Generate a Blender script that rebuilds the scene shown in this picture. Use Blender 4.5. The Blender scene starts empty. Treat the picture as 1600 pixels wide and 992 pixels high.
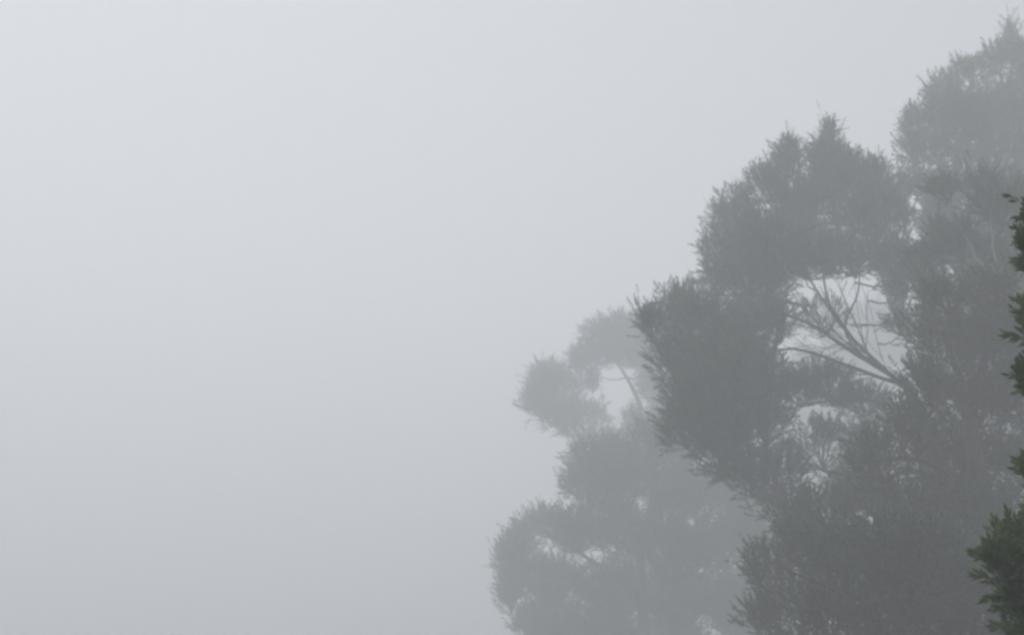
import bpy, math, random
import numpy as np
R = math.radians
rng = np.random.default_rng(7)
S = bpy.context.scene
COL = S.collection

# ------------------------------------------------------------------ camera
PITCH, HFOV = R(13.0), R(48.0)
cam_d = bpy.data.cameras.new('camera')
cam = bpy.data.objects.new('camera', cam_d); COL.objects.link(cam)
cam.location = (0, 0, 0); cam.rotation_euler = (R(90) + PITCH, 0, 0)
cam_d.sensor_width = 36; cam_d.lens = 18 / math.tan(HFOV / 2)
cam_d.clip_start = 0.1; cam_d.clip_end = 9000
S.camera = cam

# ------------------------------------------------------------------ light
SUN_EL, SUN_AZ = R(72), R(-50)          # azimuth measured from +Y (view direction), negative = left
w = bpy.data.worlds.new('World'); S.world = w; w.use_nodes = True
nt = w.node_tree; nt.nodes.clear()
sky = nt.nodes.new('ShaderNodeTexSky'); sky.sky_type = 'NISHITA'; sky.sun_disc = False
sky.sun_elevation = SUN_EL; sky.sun_rotation = SUN_AZ
sky.air_density = 1.0; sky.dust_density = 4.0; sky.ozone_density = 1.0; sky.altitude = 300
hs = nt.nodes.new('ShaderNodeHueSaturation'); hs.inputs['Saturation'].default_value = 0.2
bg = nt.nodes.new('ShaderNodeBackground'); bg.inputs['Strength'].default_value = 0.15
wo = nt.nodes.new('ShaderNodeOutputWorld')
nt.links.new(sky.outputs[0], hs.inputs['Color']); nt.links.new(hs.outputs[0], bg.inputs['Color'])
nt.links.new(bg.outputs[0], wo.inputs['Surface'])
sl = bpy.data.lights.new('sun', 'SUN'); sl.energy = 0.9; sl.angle = R(40); sl.color = (1.0, 0.99, 0.975)
so = bpy.data.objects.new('sun', sl); COL.objects.link(so)
so.rotation_euler = (R(90) - SUN_EL, 0, -SUN_AZ + math.pi)
# the lamp shines along its -Z: tilt it so that it comes from azimuth SUN_AZ at SUN_EL
from mathutils import Vector
dsun = Vector((math.sin(SUN_AZ) * math.cos(SUN_EL), math.cos(SUN_AZ) * math.cos(SUN_EL), math.sin(SUN_EL)))
so.rotation_euler = dsun.to_track_quat('Z', 'Y').to_euler()
so.location = (-30, 40, 80)

S.render.engine = 'CYCLES'
S.view_settings.view_transform = 'Standard'; S.view_settings.look = 'None'
S.view_settings.exposure = 0.24; S.view_settings.gamma = 1.0
S.view_settings.use_curve_mapping = False
c = S.cycles
c.max_bounces = 8; c.volume_bounces = 6; c.diffuse_bounces = 3; c.glossy_bounces = 2
c.transmission_bounces = 3; c.use_denoising = True; c.caustics_reflective = False; c.caustics_refractive = False
c.use_light_tree = True
c.pixel_filter_type = 'BLACKMAN_HARRIS'; c.filter_width = 3.0          # a slightly soft lens
FOG = 0.0178

# ------------------------------------------------------------------ helpers
def tag(o, label=None, cat=None, group=None, kind=None):
    for k, v in (('label', label), ('category', cat), ('group', group), ('kind', kind)):
        if v: o[k] = v
    return o
TH = math.tan(HFOV / 2)
def P(x, y, d):
    """world point seen at photo pixel x,y (1600x992) at distance d along the view axis"""
    cx = (x - 800) / 800 * TH * d; cy = -(y - 496) / 800 * TH * d
    return np.array([cx, d * math.cos(PITCH) - cy * math.sin(PITCH), d * math.sin(PITCH) + cy * math.cos(PITCH)])
def PXM(d): return TH * d / 800                         # metres per photo pixel at distance d

def ground_z(x, y):
    r = np.maximum(y - 2, 0)
    z = -1.6 - 34 * (1 - np.exp(-r / 95.0))
    z = z + 0.16 * x * np.exp(-np.maximum(np.abs(x) - 60, 0) / 60) * np.minimum(1, 0.3 + r / 20)
    z = z + 0.35 * np.sin(x * 0.21 + 1.3) * np.sin(y * 0.17) + 0.15 * np.sin(x * 0.73 + y * 0.51)
    z = z + 0.05 * np.sin(x * 2.3) * np.sin(y * 2.1 + .4)
    return np.maximum(z, -44)

def mat(name):
    m = bpy.data.materials.new(name); m.use_nodes = True
    t = m.node_tree; t.nodes.clear()
    out = t.nodes.new('ShaderNodeOutputMaterial')
    return m, t, out
def noise_col(t, scale, cols, detail=4):
    tc = t.nodes.new('ShaderNodeTexCoord'); n = t.nodes.new('ShaderNodeTexNoise')
    n.inputs['Scale'].default_value = scale; n.inputs['Detail'].default_value = detail
    t.links.new(tc.outputs['Object'], n.inputs['Vector'])
    r = t.nodes.new('ShaderNodeValToRGB'); t.links.new(n.outputs['Fac'], r.inputs['Fac'])
    e = r.color_ramp.elements
    e[0].position, e[0].color = cols[0][0], (*cols[0][1], 1)
    e[1].position, e[1].color = cols[-1][0], (*cols[-1][1], 1)
    for p, cc in cols[1:-1]:
        q = e.new(p); q.color = (*cc, 1)
    return r, n, tc
def leaf_mat(name, cols, scale=3.0):
    m, t, out = mat(name)
    r, n, tc = noise_col(t, scale, cols)
    p = t.nodes.new('ShaderNodeBsdfPrincipled'); p.inputs['Roughness'].default_value = 0.55
    p.inputs['Specular IOR Level'].default_value = 0.35
    tr = t.nodes.new('ShaderNodeBsdfTranslucent'); mx = t.nodes.new('ShaderNodeMixShader'); mx.inputs[0].default_value = 0.25
    t.links.new(r.outputs[0], p.inputs['Base Color']); t.links.new(r.outputs[0], tr.inputs['Color'])
    t.links.new(p.outputs[0], mx.inputs[1]); t.links.new(tr.outputs[0], mx.inputs[2]); t.links.new(mx.outputs[0], out.inputs['Surface'])
    return m
def bark_mat(name, a, b):
    m, t, out = mat(name)
    r, n, tc = noise_col(t, 9.0, [(0.3, a), (0.7, b)], 8)
    p = t.nodes.new('ShaderNodeBsdfPrincipled'); p.inputs['Roughness'].default_value = 0.68
    mp = t.nodes.new('ShaderNodeMapping'); mp.inputs['Scale'].default_value = (3, 3, .5)
    t.links.new(tc.outputs['Object'], mp.inputs['Vector']); t.links.new(mp.outputs[0], n.inputs['Vector'])
    bp = t.nodes.new('ShaderNodeBump'); bp.inputs['Strength'].default_value = 0.6; bp.inputs['Distance'].default_value = 0.03
    t.links.new(n.outputs['Fac'], bp.inputs['Height']); t.links.new(bp.outputs[0], p.inputs['Normal'])
    t.links.new(r.outputs[0], p.inputs['Base Color']); t.links.new(p.outputs[0], out.inputs['Surface'])
    return m
LEAF = leaf_mat('leaf_grey_green', [(0.32, (.034, .048, .034)), (0.5, (.058, .074, .050)), (0.68, (.090, .104, .068))])
LEAF_NEAR = leaf_mat('leaf_deep_green', [(0.3, (.038, .070, .022)), (0.5, (.070, .120, .036)), (0.7, (.12, .17, .05))], 5.0)
BARK = bark_mat('bark_brown_grey', (.030, .029, .026), (.072, .068, .062))

# ------------------------------------------------------------------ mesh buffers
class Buf:
    def __init__(s): s.v = []; s.f = []; s.m = []; s.n = 0
    def add(s, v, f, mi=0):
        v = np.asarray(v, np.float32).reshape(-1, 3); f = np.asarray(f, np.int32).reshape(-1, 4)
        s.v.append(v); s.f.append(f + s.n); s.m.append(np.full(len(f), mi, np.int32)); s.n += len(v)
    def tube(s, pts, rad, k=6, mi=0):
        pts = np.asarray(pts, float); rad = np.asarray(rad, float)
        tg = np.gradient(pts, axis=0); tg /= np.linalg.norm(tg, axis=1)[:, None] + 1e-9
        up = np.array([0.31, 0.52, 0.79]); a = np.cross(tg, up); a /= np.linalg.norm(a, axis=1)[:, None] + 1e-9
        b = np.cross(tg, a)
        th = np.arange(k) * 2 * np.pi / k
        v = pts[:, None] + rad[:, None, None] * (np.cos(th)[None, :, None] * a[:, None] + np.sin(th)[None, :, None] * b[:, None])
        n = len(pts); i = np.arange(n - 1)[:, None] * k; j = np.arange(k)[None]; j2 = (j + 1) % k
        f = np.stack([i + j, i + j2, i + k + j2, i + k + j], -1).reshape(-1, 4)
        s.add(v, f, mi)
    def build(s, name, mats, parent=None, smooth=False):
        v = np.concatenate(s.v); f = np.concatenate(s.f); mi = np.concatenate(s.m)
        me = bpy.data.meshes.new(name)
        me.vertices.add(len(v)); me.vertices.foreach_set('co', v.ravel())
        me.loops.add(f.size); me.loops.foreach_set('vertex_index', f.ravel())
        me.polygons.add(len(f))
        me.polygons.foreach_set('loop_start', np.arange(len(f), dtype=np.int32) * 4)
        me.polygons.foreach_set('material_index', mi)
        if smooth: me.polygons.foreach_set('use_smooth', np.ones(len(f), bool))
        for m_ in mats: me.materials.append(m_)
        me.update(calc_edges=True)
        o = bpy.data.objects.new(name, me); COL.objects.link(o)
        if parent: o.parent = parent
        return o

def curve(pts, n, jit=0.0):
    """smooth Catmull-Rom line through pts"""
    pts = [np.asarray(p, float) for p in pts]
    q = [2 * pts[0] - pts[1]] + pts + [2 * pts[-1] - pts[-2]]
    out = []
    seg = max(2, int(math.ceil(n / (len(pts) - 1))))
    for i in range(1, len(q) - 2):
        for t in np.linspace(0, 1, seg, endpoint=False):
            a, b, c_, d = q[i - 1], q[i], q[i + 1], q[i + 2]
            out.append(0.5 * (2 * b + (c_ - a) * t + (2 * a - 5 * b + 4 * c_ - d) * t * t + (3 * b - a - 3 * c_ + d) * t ** 3))
    out.append(pts[-1]); out = np.array(out)
    if jit: out[1:-1] += rng.normal(0, jit, out[1:-1].shape)
    return out

def unit(v): return v / (np.linalg.norm(v, axis=-1, keepdims=True) + 1e-9)

def sprig_template(n_leaf, L, leaf_l, leaf_w, seed):
    """an upright twig along +Z with narrow leaves pointing forward, each a bent blade of two quads"""
    r = np.random.default_rng(seed); V = []; F = []
    for i in range(n_leaf):
        t = 0.12 + 0.88 * (i + r.random() * .5) / n_leaf
        az = i * 2.4 + r.normal(0, .3); tilt = R(52) * (1 - 0.62 * t) + r.normal(0, .12)
        base = np.array([r.normal(0, .006), r.normal(0, .006), t * L * 0.86])
        d = np.array([math.sin(tilt) * math.cos(az), math.sin(tilt) * math.sin(az), math.cos(tilt)])
        side = unit(np.cross(d, [math.cos(az + r.normal(0, .8)), math.sin(az), 0.3]))
        l = leaf_l * r.uniform(.75, 1.2) * (1 - 0.25 * t); wd = leaf_w * r.uniform(.8, 1.2) / 2
        mid = base + d * l * 0.5; tip = base + unit(d + np.array([0, 0, r.uniform(-.1, .25)])) * l
        k = len(V)
        V += [base - side * wd * .25, base + side * wd * .25, mid + side * wd, mid - side * wd, tip + side * wd * .15, tip - side * wd * .15]
        F += [[k, k + 1, k + 2, k + 3], [k + 3, k + 2, k + 4, k + 5]]
    mi = [0] * len(F)
    k = len(V); wr = L * 0.012                                  # the twig itself: two crossed-prism sides
    for q in range(3):
        a = q * 2.094; V += [np.array([math.cos(a) * wr, math.sin(a) * wr, -0.15 * L])]
    for q in range(3):
        a = q * 2.094; V += [np.array([math.cos(a) * wr * .4, math.sin(a) * wr * .4, L * .9])]
    for q in range(3): F.append([k + q, k + (q + 1) % 3, k + 3 + (q + 1) % 3, k + 3 + q]); mi.append(1)
    return np.array(V), np.array(F), np.array(mi)

def add_sprigs(buf, tmpls, pos, dirs, scale):
    n = len(pos)
    if not n: return
    which = rng.integers(0, len(tmpls), n)
    dirs = unit(dirs)
    a = unit(np.cross(dirs, unit(rng.normal(size=(n, 3))))); b = np.cross(dirs, a)
    for w_, (V, F, mi) in enumerate(tmpls):
        s = which == w_
        if not s.any(): continue
        sc = scale[s][:, None, None]
        v = pos[s][:, None] + sc * (V[None, :, 0:1] * a[s][:, None] + V[None, :, 1:2] * b[s][:, None] + V[None, :, 2:3] * dirs[s][:, None])
        k = s.sum(); f = F[None] + (np.arange(k) * len(V))[:, None, None]
        buf.v.append(v.reshape(-1, 3).astype(np.float32)); buf.f.append((f.reshape(-1, 4) + buf.n).astype(np.int32))
        buf.m.append(np.tile(mi, k).astype(np.int32)); buf.n += k * len(V)

def waves(scale, n=7):
    k = rng.normal(size=(n, 3)); k = k / np.linalg.norm(k, axis=1)[:, None] * (2 * np.pi / (scale * rng.uniform(.7, 1.6, n)))[:, None]
    ph = rng.uniform(0, 6.28, n)
    return lambda p: np.sin(p @ k.T + ph).sum(1) / math.sqrt(n / 2)

class Tree:
    def __init__(s, name, d, label, cat='tree', group=None, leaf=LEAF, tmpl=None, sprig=1.0, dens=1.0, fill=1.0, updir=0.55, tw=1.0):
        s.d = d; s.name = name; s.label = label; s.cat = cat; s.group = group; s.leaf = leaf
        s.sprig = sprig; s.dens = dens; s.fill = fill; s.updir = updir; s.tmpl = tmpl
        s.tw = tw; s.lobes = []; s.gaps = []; s.limbs = []; s.trunk_pts = None
    def p(s, x, y, dd=0.0): return P(x, y, s.d + dd)
    def gap(s, x, y, rx, ry, soft=0.35, deep=9.0, leave=.05):
        m = PXM(s.d); s.gaps.append((s.p(x, y), np.array([rx * m, deep, ry * m]), soft, leave))
    def keep(s, pos):
        k = np.ones(len(pos), bool)
        for c_, r_, soft, leave in s.gaps:
            # the gap slants away along the line towards the open side of the hill
            ax = unit(c_); rel = pos - c_; along = rel @ ax; perp = rel - along[:, None] * ax
            q = (perp[:, 0] / r_[0]) ** 2 + ((perp[:, 2]) / r_[2]) ** 2
            inside = (q < 1 - soft * rng.random(len(pos))) & (np.abs(along) < r_[1])
            k &= ~(inside & (rng.random(len(pos)) > leave))
        return k
    def lobe(s, x, y, rx, ry, dd=0.0, hub=None, rd=None, n=None, lim=None):
        s.lobes.append((x, y, rx, ry, dd, hub, rd, n, lim))
    def make(s):
        base = s.trunk_pts[0]
        root = bpy.data.objects.new(s.name, None); COL.objects.link(root)
        root.location = base; tag(root, s.label, s.cat, s.group)
        off = base.copy()
        def place(o): o.parent = root; o.location = -off        # geometry is authored in world space
        # trunk
        tb = Buf(); tp = curve(s.trunk_pts, 16); tt = np.linspace(0, 1, len(tp))
        rad = s.r0 * (1 - 0.62 * tt) * (1 + 0.6 * np.exp(-tt * 18))
        tp[0] -= (0, 0, 0.35)
        tb.tube(tp, rad, 12)
        place(tb.build('trunk', [BARK], None, True))
        for pts, ra, rb in s.limbs:
            b = Buf(); cp = curve(pts, 14, 0.15 * rb); b.tube(cp, np.linspace(ra, rb, len(cp)), 8)
            place(b.build('limb', [BARK], None, True))
        cb = Buf(); m = PXM(s.d); clump = waves(.95 * s.sprig * (1 if s.tw == 1 else .35))
        for (x, y, rx, ry, dd, hub, rd, n, lim) in s.lobes:
            c_ = s.p(x, y, dd); rr = np.array([rx * m, (rd if rd else 0.5 * (rx + ry)) * (m if not rd else 1), ry * m])
            vol = rr.mean()
            h = hub if hub is not None else c_ + np.array([rr[0] * .1, 0, -rr[2] * .75])
            nb = n if n else int(np.clip(26 * s.dens * vol ** 1.5 / s.sprig ** 1.2, 12, 110))
            # limb that carries the lobe
            cp0 = min(s.carry, key=lambda q: np.linalg.norm(q - h) + max(0, q[2] - h[2]) * 2)
            L0 = np.linalg.norm(h - cp0)
            if L0 > 0.15:
                midp = (h + cp0) / 2 + np.array([0, 0, -0.12 * L0]) + rng.normal(0, .04 * L0, 3)
                b = Buf(); cpp = curve([cp0, midp, h], 10, .015 * min(L0, 2)); ra = min(.06, .02 + .010 * L0) * (s.r0 / .3) ** .5
                b.tube(cpp, np.linspace(ra * .75, .010 + .005 * vol, len(cpp)), 7); place(b.build('limb', [BARK], None, True))
            pos = []; dr = []; sc = []
            for i in range(nb):
                u = unit(rng.normal(size=3)); u[2] = u[2] * 1.0 + .25; u = unit(u)
                rshell = rng.uniform(.5, 1.0) if rng.random() < .86 else rng.uniform(1.0, 1.26)
                tgt = c_ + rr * u * rshell
                mid = (h + tgt) / 2 + np.array([0, 0, -.10 * np.linalg.norm(tgt - h)]) + rng.normal(0, .06 * vol, 3)
                cv = curve([h, mid, tgt], 8); 
                cb.tube(cv, np.linspace(.020 + .006 * vol, .005, len(cv)), 4, 1)
                length = np.linalg.norm(tgt - h); bd = unit(tgt - mid)
                ntw = int(np.clip(length * 4.2 / s.sprig / min(1, s.tw * 1.6), 4, 16))
                for q in range(ntw):
                    t = rng.uniform(.42, 1.0) ** .8; st = cv[min(int(t * (len(cv) - 1)), len(cv) - 1)]
                    out = unit(st - h + rng.normal(0, .5 * length, 3))
                    td = unit(bd * .6 + out * .7 + np.array([0, 0, s.updir]) + rng.normal(0, .25, 3))
                    tl = rng.uniform(.22, .62) * s.sprig * s.tw
                    e = st + td * tl
                    cb.tube([st, (st + e) / 2, e], [.006 * s.sprig, .004 * s.sprig, .003 * s.sprig], 3, 1)
                    ns = rng.integers(3, 6)
                    tq = np.linspace(.25, 1, ns)
                    pos.append(st + td * tl * tq[:, None]); dd_ = td + rng.normal(0, .42, (ns, 3)); dd_[-1] = td + rng.normal(0, .1, 3)
                    dr.append(dd_); sc.append(rng.uniform(.7, 1.15, ns) * s.sprig)
            # the inside of the lobe: shorter twigs that close the view through it
            nf = int(s.fill * 420 * rr[0] * rr[1] * rr[2] / s.sprig ** 2.2) + 6
            u = unit(rng.normal(size=(nf, 3))); rad_ = rng.random(nf) ** (1 / 2.1) * .88
            q = c_ + u * rad_[:, None] * rr
            pos.append(q); dr.append(unit(q - h) + rng.normal(0, .6, (nf, 3)) + np.array([0, 0, .3])); sc.append(rng.uniform(1.1, 1.7, nf) * s.sprig)
            pos = np.concatenate(pos); dr = np.concatenate(dr); sc = np.concatenate(sc)
            rel = np.linalg.norm((pos - c_) / rr, axis=1)               # foliage thins out unevenly towards the outside
            k = s.keep(pos) & ((clump(pos) > -2.7 + 2.7 * np.clip(rel, 0, 1.15) ** 3) | (rng.random(len(pos)) < .12)); add_sprigs(cb, s.tmpl, pos[k], dr[k], sc[k])
        place(cb.build('crown', [s.leaf, BARK], None))
        print(len(s.lobes), s.label[:20], 'crown faces', sum(len(f) for f in cb.f))
        return root

T_MID = [sprig_template(16, .32, .078, .0155, 10 + i) for i in range(6)]
T_FAR = [sprig_template(10, .38, .10, .024, 30 + i) for i in range(5)]
T_NEAR = [sprig_template(12, .12, .062, .021, 50 + i) for i in range(7)]

def trunk_to(t, pix, gx=0.0, gy=0.0, r0=.3):
    """trunk rising from the ground under the first fork to the listed points"""
    pts = [t.p(*q) for q in pix]; b = pts[0].copy(); b[0] += gx; b[1] += gy; b[2] = ground_z(b[0], b[1])
    t.trunk_pts = [b] + pts; t.r0 = r0
    t.carry = list(curve(t.trunk_pts, 24)[8:])
def limb(t, pix, ra, rb):
    pts = [t.p(*q) for q in pix]; t.limbs.append((pts, ra, rb)); t.carry += list(curve(pts, 10)[1:])

# ------------------------------------------------------------------ ground
def build_ground():
    def axis():
        a = np.concatenate([np.arange(-60, 60, 1.0)]); e = 60 * 1.12 ** np.arange(0, 34)
        return np.concatenate([-e[::-1], a[1:], e])
    xs = axis(); ys = axis() + 40
    X, Y = np.meshgrid(xs, ys, indexing='ij'); Z = ground_z(X, Y)
    v = np.stack([X, Y, Z], -1).reshape(-1, 3); n, m_ = X.shape
    i = np.arange(n - 1)[:, None] * m_; j = np.arange(m_ - 1)[None]
    f = np.stack([i + j, i + m_ + j, i + m_ + j + 1, i + j + 1], -1).reshape(-1, 4)
    b = Buf(); b.add(v, f)
    m, t, out = mat('forest_floor')
    r, nn, tc = noise_col(t, .6, [(0.3, (.035, .030, .020)), (0.5, (.050, .052, .028)), (0.7, (.075, .085, .040))], 10)
    p = t.nodes.new('ShaderNodeBsdfPrincipled'); p.inputs['Roughness'].default_value = 1
    bp = t.nodes.new('ShaderNodeBump'); bp.inputs['Distance'].default_value = .2
    t.links.new(nn.outputs['Fac'], bp.inputs['Height']); t.links.new(bp.outputs[0], p.inputs['Normal'])
    t.links.new(r.outputs[0], p.inputs['Base Color']); t.links.new(p.outputs[0], out.inputs['Surface'])
    tag(b.build('ground', [m], None, True), kind='structure')
build_ground()

# ------------------------------------------------------------------ haze
def build_haze():
    x0, x1, y0, y1, z0, z1 = -3100, 3100, -3060, 3140, -45.5, 27.5
    me = bpy.data.meshes.new('haze')
    vs = [(x, y, z) for x in (x0, x1) for y in (y0, y1) for z in (z0, z1)]
    fs = [(0, 1, 3, 2), (4, 6, 7, 5), (0, 4, 5, 1), (2, 3, 7, 6), (0, 2, 6, 4), (1, 5, 7, 3)]
    me.from_pydata(vs, [], fs); me.update()
    o = bpy.data.objects.new('haze', me); COL.objects.link(o)
    m, t, out = mat('mountain_fog')
    v = t.nodes.new('ShaderNodeVolumePrincipled')
    v.inputs['Color'].default_value = (.957, .977, 1.0, 1); v.inputs['Density'].default_value = FOG
    v.inputs['Anisotropy'].default_value = 0.15
    t.links.new(v.outputs[0], out.inputs['Volume']); me.materials.append(m)
    tag(o, 'pale grey fog filling the air around the trees', 'fog', kind='stuff')
    o.visible_shadow = True
build_haze()

# ------------------------------------------------------------------ trees
GRP = 'big trees fading into the fog'
# domed tree in the middle, with the fan of bare limbs
t = Tree('broadleaf_tree', 28, 'tall domed tree with a fan of bare limbs showing through the gap in its crown', group=GRP, tmpl=T_MID, fill=1.7)
trunk_to(t, [(1500, 900), (1462, 700), (1418, 608)], .4, .6, .34)
limb(t, [(1418, 608), (1378, 572), (1335, 532), (1300, 488), (1262, 430), (1230, 360)], .05, .018)
limb(t, [(1395, 590), (1352, 560), (1322, 522), (1326, 490), (1341, 455), (1345, 380)], .036, .016)
limb(t, [(1378, 575), (1330, 548), (1275, 512), (1225, 490), (1165, 470)], .06, .025)
limb(t, [(1340, 540), (1312, 500), (1292, 462), (1285, 390, 1.5), (1290, 260, 4.5)], .045, .012)
limb(t, [(1405, 600), (1370, 588), (1310, 566), (1240, 545), (1170, 560), (1090, 590)], .05, .02)
limb(t, [(1440, 650), (1370, 628), (1310, 625), (1230, 640), (1150, 680)], .05, .02)
def fork(a, b, c_, ra, rb, depth):                              # a limb that leaves its parent and forks again
    a, b, c_ = map(np.asarray, (a, b, c_))
    limb(t, [tuple(a), tuple((a + b) / 2 + rng.normal(0, 2.0, 3) * (1, 1, .05)), tuple(b), tuple((b + c_) / 2 + rng.normal(0, 3, 3) * (1, 1, .05)), tuple(c_)], ra, rb)
    if depth:
        for q in range(rng.integers(2, 4)):
            u = rng.uniform(.25, .8); st = a + (b - a) * u if u < .5 else b + (c_ - b) * (u - .5)
            dv = c_ - st; an = rng.normal(0, .30); L = rng.uniform(.75, 1.15)
            e = st + np.array([dv[0] * math.cos(an) - dv[1] * math.sin(an), dv[0] * math.sin(an) + dv[1] * math.cos(an), dv[2] + rng.normal(0, .25)]) * L
            fork(st, st + (e - st) * .45 + np.array([0, 4, 0]), e, ra * .55, rb * .7, depth - 1)
fork((1376, 572, 0), (1330, 542, .2), (1252, 462, .5), .026, .010, 2)
fork((1352, 552, 0), (1296, 520, -.3), (1222, 500, -.6), .023, .008, 2)
fork((1335, 532, 0), (1306, 500, .3), (1282, 448, .4), .020, .007, 2)
fork((1405, 600, 0), (1358, 560, -.2), (1318, 470, -.5), .020, .007, 2)
fork((1360, 585, 0), (1305, 575, .3), (1225, 540, .3), .018, .007, 2)
t.gap(1368, 484, 34, 30, .3); t.gap(1395, 545, 26, 28, .35); t.gap(1378, 596, 24, 20, .4); t.gap(1270, 540, 40, 14, .6, leave=.15); t.gap(1296, 505, 54, 32, .7, leave=.12)
t.gap(1250, 684, 30, 22, .8, leave=.3); t.gap(1290, 712, 36, 26, .6, leave=.22); t.gap(1222, 562, 14, 12, .85, leave=.2); t.gap(1290, 740, 18, 12, .8, leave=.2)
t.gap(1335, 652, 28, 10, .85, leave=.2); t.gap(1420, 470, 12, 34, .85, leave=.25); t.gap(1190, 775, 10, 8, .7, leave=.2); t.gap(1365, 276, 14, 3, .8, leave=.3)
for a in [(1293, 214, 14, 28), (1293, 250, 34, 34), (1233, 236, 16, 26), (1232, 255, 34, 40), (1195, 290, 40, 42), (1150, 330, 44, 44), (1130, 385, 42, 50), (1140, 435, 50, 40),
          (1190, 380, 60, 60), (1260, 320, 70, 65), (1330, 290, 50, 50), (1368, 275, 26, 32), (1375, 330, 42, 48), (1250, 400, 66, 52),
          (1330, 400, 66, 42), (1190, 440, 58, 45), (1395, 400, 34, 50), (1370, 300, 34, 34), (1340, 340, 46, 40), (1410, 440, 26, 30), (1404, 508, 24, 22), (1285, 500, 46, 30), (1300, 260, 48, 46), (1400, 470, 22, 40),
          (1062, 478, 38, 36), (1014, 508, 20, 24), (1100, 510, 62, 50), (1050, 560, 38, 45), (1090, 620, 56, 52), (1070, 670, 36, 36),
          (1150, 560, 60, 60), (1130, 700, 55, 48), (1190, 650, 46, 58), (1170, 750, 44, 32), (1205, 510, 40, 36), (1215, 740, 40, 38),
          (1280, 700, 52, 46), (1290, 598, 56, 28), (1345, 632, 50, 26), (1250, 610, 40, 32), (1350, 690, 40, 34), (1225, 790, 46, 30), (1330, 770, 54, 38), (1120, 660, 50, 50), (1120, 570, 50, 50), (1180, 590, 50, 50), (1160, 500, 50, 40)]:
    t.lobe(*a[:4], dd=rng.uniform(-1.0, 1.0) + (np.clip((430 - a[1]) / 190, 0, 1.1) * 5.0 + np.clip((1180 - a[0]) / 60, 0, 1) * 1.5 if a[1] < 450 else -2.2 * (a[0] < 1230 and a[1] > 500)))
t.make()

# tall tree at the right, its rounded top highest of all
t = Tree('broadleaf_tree', 35, 'tallest tree, a rounded pale crown reaching the top right corner', group=GRP, tmpl=T_MID, sprig=1.2, fill=1.5)
trunk_to(t, [(1640, 900), (1600, 600), (1570, 420)], .5, .5, .42)
limb(t, [(1570, 420), (1530, 320), (1500, 230, 1.5), (1470, 190, 3)], .11, .03)
limb(t, [(1570, 420), (1590, 300), (1580, 180, 3), (1583, 80, 5.5)], .11, .02)
limb(t, [(1590, 520), (1520, 420), (1470, 370)], .09, .03)
t.gap(1432, 322, 13, 17, .5); t.gap(1513, 268, 30, 6, .8); t.gap(1580, 266, 30, 7, .8); t.gap(1510, 325, 17, 12, .8); t.gap(1425, 378, 13, 18, .7)
t.gap(1492, 440, 16, 12, .6); t.gap(1528, 345, 16, 7, .8)
for a in [(1560, 285, 50, 26), (1600, 270, 40, 34), (1590, 330, 50, 40), (1500, 320, 44, 30), (1430, 290, 30, 24), (1500, 275, 44, 26), (1410, 310, 16, 22), (1470, 330, 30, 26), (1583, 48, 11, 20), (1584, 72, 17, 26), (1595, 90, 24, 26), (1558, 98, 28, 34), (1515, 118, 34, 30), (1475, 150, 34, 36), (1440, 195, 34, 36), (1425, 240, 26, 34),
          (1500, 190, 60, 54), (1560, 180, 60, 60), (1620, 110, 44, 56), (1640, 200, 60, 70), (1470, 240, 46, 28), (1550, 245, 60, 26),
          (1470, 300, 36, 22), (1545, 320, 55, 40), (1620, 320, 55, 55), (1470, 360, 34, 34), (1560, 400, 70, 46), (1500, 400, 50, 36), (1640, 430, 60, 60),
          (1440, 420, 34, 34), (1410, 345, 20, 26), (1600, 480, 70, 50), (1540, 470, 60, 42)]:
    t.lobe(*a[:4], dd=rng.uniform(-1.3, 1.3) + np.clip((270 - a[1]) / 200, -.7, 1.1) * 5)
t.make()

# darker tree standing in front of the tall one
t = Tree('broadleaf_tree', 20, 'dark dense tree at the right below the tallest tree, left of the near green branches', group=GRP, tmpl=T_MID, sprig=.95, fill=2.0)
trunk_to(t, [(1560, 980), (1530, 760), (1510, 620)], .3, .5, .28)
limb(t, [(1510, 620), (1480, 540), (1450, 470)], .08, .03)
limb(t, [(1510, 620), (1560, 520), (1570, 440)], .08, .03)
limb(t, [(1530, 760), (1440, 720), (1360, 720)], .08, .03)
t.gap(1432, 322, 13, 17, .5); t.gap(1513, 325, 17, 12, .8, leave=.2); t.gap(1528, 345, 14, 6, .8); t.gap(1425, 378, 13, 18, .7, leave=.2); t.gap(1490, 440, 18, 13, .6); t.gap(1575, 688, 22, 14, .85); t.gap(1598, 640, 14, 12, .8); t.gap(1540, 735, 7, 6, .5)
for a in [(1450, 520, 34, 44), (1500, 540, 56, 50), (1560, 540, 60, 60), (1620, 520, 50, 60), (1450, 600, 38, 44), (1520, 630, 70, 50), (1600, 620, 60, 60),
          (1430, 670, 50, 46), (1500, 720, 76, 60), (1590, 720, 60, 60), (1380, 720, 52, 42), (1360, 790, 60, 46), (1440, 800, 76, 56), (1540, 810, 80, 60),
          (1290, 800, 44, 34), (1240, 830, 40, 30), (1300, 870, 60, 50), (1400, 890, 80, 60), (1500, 900, 80, 60), (1590, 900, 70, 60), (1480, 470, 34, 30), (1550, 455, 48, 36)]:
    t.lobe(*a[:4], dd=rng.uniform(-.9, .9))
for a in [(1560, 400, 60, 44), (1500, 385, 46, 40), (1560, 330, 50, 40), (1465, 375, 24, 36), (1620, 380, 50, 50), (1610, 310, 40, 36), (1480, 300, 32, 22), (1440, 410, 26, 30), (1455, 460, 30, 30), (1540, 290, 36, 18)]:
    t.lobe(*a[:4], dd=rng.uniform(2.5, 5))
t.make()

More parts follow.
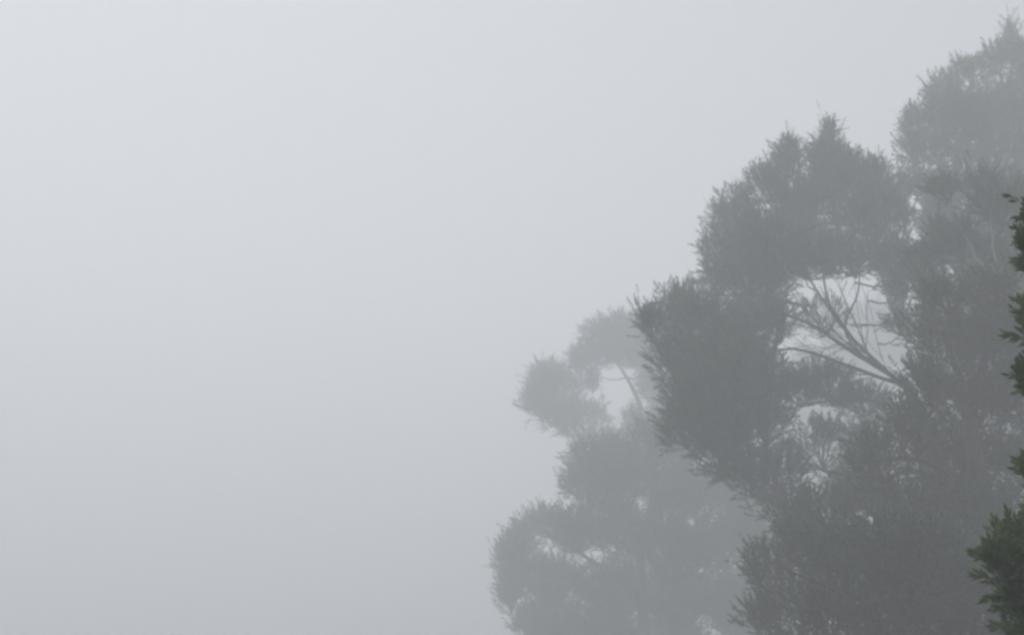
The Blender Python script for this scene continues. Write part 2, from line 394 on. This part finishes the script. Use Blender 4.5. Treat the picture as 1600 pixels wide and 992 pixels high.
# low greenish tree along the bottom
t = Tree('broadleaf_tree', 16.5, 'low greenish rounded tree along the bottom edge in front of the dark dense tree', group=GRP, tmpl=T_MID, sprig=.8, fill=2.0)
trunk_to(t, [(1420, 1150), (1400, 1050), (1380, 980)], .1, .3, .22)
limb(t, [(1380, 980), (1300, 920), (1230, 890)], .05, .018)
limb(t, [(1380, 980), (1430, 920), (1500, 890)], .06, .02)
for a in [(1200, 890, 48, 56), (1250, 860, 52, 46), (1310, 860, 64, 50), (1390, 870, 76, 60), (1470, 880, 76, 60), (1540, 910, 70, 56), (1200, 970, 56, 50),
          (1290, 950, 80, 64), (1390, 970, 90, 66), (1500, 980, 90, 66), (1600, 990, 70, 66), (1250, 1040, 90, 60), (1400, 1060, 120, 60)]:
    t.lobe(*a[:4], dd=rng.uniform(-.7, .7) + np.clip((1330 - a[0]) / 110, 0, 1) * 3)
t.make()

# broad faint tree lower left
t = Tree('broadleaf_tree', 47, 'broad faint spreading tree at the bottom, leftmost of those reaching the bottom edge', group=GRP, tmpl=T_FAR, sprig=1.2, dens=1.3, fill=.62)
trunk_to(t, [(1010, 1060), (1005, 950), (1000, 860)], .2, .4, .4)
limb(t, [(1000, 860), (970, 790), (950, 730)], .12, .04)
limb(t, [(1005, 950), (930, 880), (850, 830)], .12, .04)
limb(t, [(1005, 950), (1070, 880), (1110, 850)], .12, .04)
limb(t, [(1000, 860), (1030, 800), (1060, 770)], .10, .04)
t.gap(840, 910, 8, 18, .8, leave=.3); t.gap(1000, 800, 14, 20, .8); t.gap(1030, 870, 12, 24, .8); t.gap(900, 885, 22, 9, .8)
for a in [(792, 870, 24, 36), (798, 930, 26, 40), (830, 895, 34, 36), (822, 975, 30, 36), (1050, 712, 34, 34), (1150, 960, 50, 60), (870, 985, 50, 50), (950, 775, 50, 36), (935, 722, 56, 40), (990, 740, 54, 46), (905, 755, 32, 34), (1050, 780, 50, 48), (845, 815, 50, 28), (815, 850, 36, 42), (900, 830, 60, 46),
          (980, 830, 66, 50), (1060, 860, 66, 54), (1120, 850, 46, 50), (800, 910, 30, 44), (870, 910, 60, 50), (960, 920, 76, 54), (1060, 940, 76, 54),
          (1140, 930, 50, 54), (850, 970, 46, 40), (940, 990, 80, 44), (1050, 1010, 80, 50), (1010, 690, 34, 30), (1160, 800, 40, 40), (1100, 780, 46, 40), (1140, 760, 34, 30), (1070, 740, 30, 30), (1180, 850, 40, 50), (1190, 930, 40, 60)]:
    t.lobe(*a[:4], dd=rng.uniform(-2, 2) + np.clip((930 - a[0]) / 100, 0, 1) * 7 + np.clip((a[1] - 880) / 100, 0, 1) * 3)
t.make()

# faintest tree
t = Tree('broadleaf_tree', 66, 'faintest, farthest tree with two small crown lobes beside an open gap', group=GRP, tmpl=T_FAR, sprig=1.4, dens=1.2, fill=.6)
trunk_to(t, [(1030, 900), (1025, 760), (1010, 690)], .3, .3, .45)
limb(t, [(1010, 690), (1002, 640), (985, 600), (960, 560)], .17, .06)
limb(t, [(1010, 690), (950, 690), (905, 665), (870, 640)], .15, .05)
for a in [(857, 588, 32, 26), (835, 628, 24, 28), (868, 645, 32, 30), (850, 612, 30, 28), (890, 605, 20, 22), (940, 526, 36, 30), (975, 515, 34, 26), (1010, 545, 36, 44),
          (925, 560, 28, 26), (1020, 600, 24, 40), (970, 556, 34, 22), (895, 668, 24, 18), (940, 690, 44, 24), (1040, 650, 30, 40), (1020, 500, 26, 22), (905, 570, 20, 26), (900, 640, 22, 26), (925, 600, 12, 20), (930, 650, 20, 18), (990, 660, 16, 30)]:
    t.lobe(*a[:4], dd=rng.uniform(-2, 2))
t.make()

# a tree farther back, seen only through the openings of the crowns in front
t = Tree('broadleaf_tree', 96, 'faint tree showing only through the gaps in the domed tree', group=GRP, tmpl=T_FAR, sprig=2.0, dens=.6, fill=.35)
trunk_to(t, [(1460, 800), (1455, 720), (1450, 660)], .1, .4, .5)
limb(t, [(1450, 660), (1380, 600), (1330, 560)], .2, .06)
for a in [(1300, 505, 50, 30), (1370, 500, 50, 30), (1410, 540, 60, 40), (1330, 570, 70, 50), (1260, 600, 60, 50), (1280, 690, 80, 60), (1370, 640, 80, 60), (1470, 560, 70, 60),
          (1540, 600, 70, 60), (1580, 680, 70, 60), (1480, 700, 80, 60), (1340, 750, 80, 50)]:
    t.lobe(*a[:4], dd=rng.uniform(-2, 2))
t.make()

# near tree at the right edge
t = Tree('near_tree', 5.2, 'nearest tree, clear deep green leafy branches at the right edge', leaf=LEAF_NEAR, tmpl=T_NEAR, sprig=.8, fill=1.6, dens=2.4, tw=.22, updir=.3)
trunk_to(t, [(1980, 1200), (1900, 900), (1860, 560), (1840, 300)], .1, .2, .11)
t.gap(1575, 935, 8, 10, .8, 3)
for a in [(1600, 866, 44, 34), (1572, 884, 34, 26), (1626, 920, 58, 46), (1618, 975, 46, 50), (1660, 1030, 70, 60), (1700, 900, 90, 90), (1634, 512, 24, 34), (1638, 575, 26, 44), (1634, 394, 24, 24), (1640, 330, 18, 14),
          (1638, 742, 20, 14), (1650, 785, 18, 16), (1712, 500, 50, 120), (1722, 720, 56, 120), (1700, 610, 40, 50), (1716, 340, 50, 80), (1770, 1000, 110, 100)]:
    t.lobe(*a[:4], dd=rng.uniform(-.15, .15))
t.make()
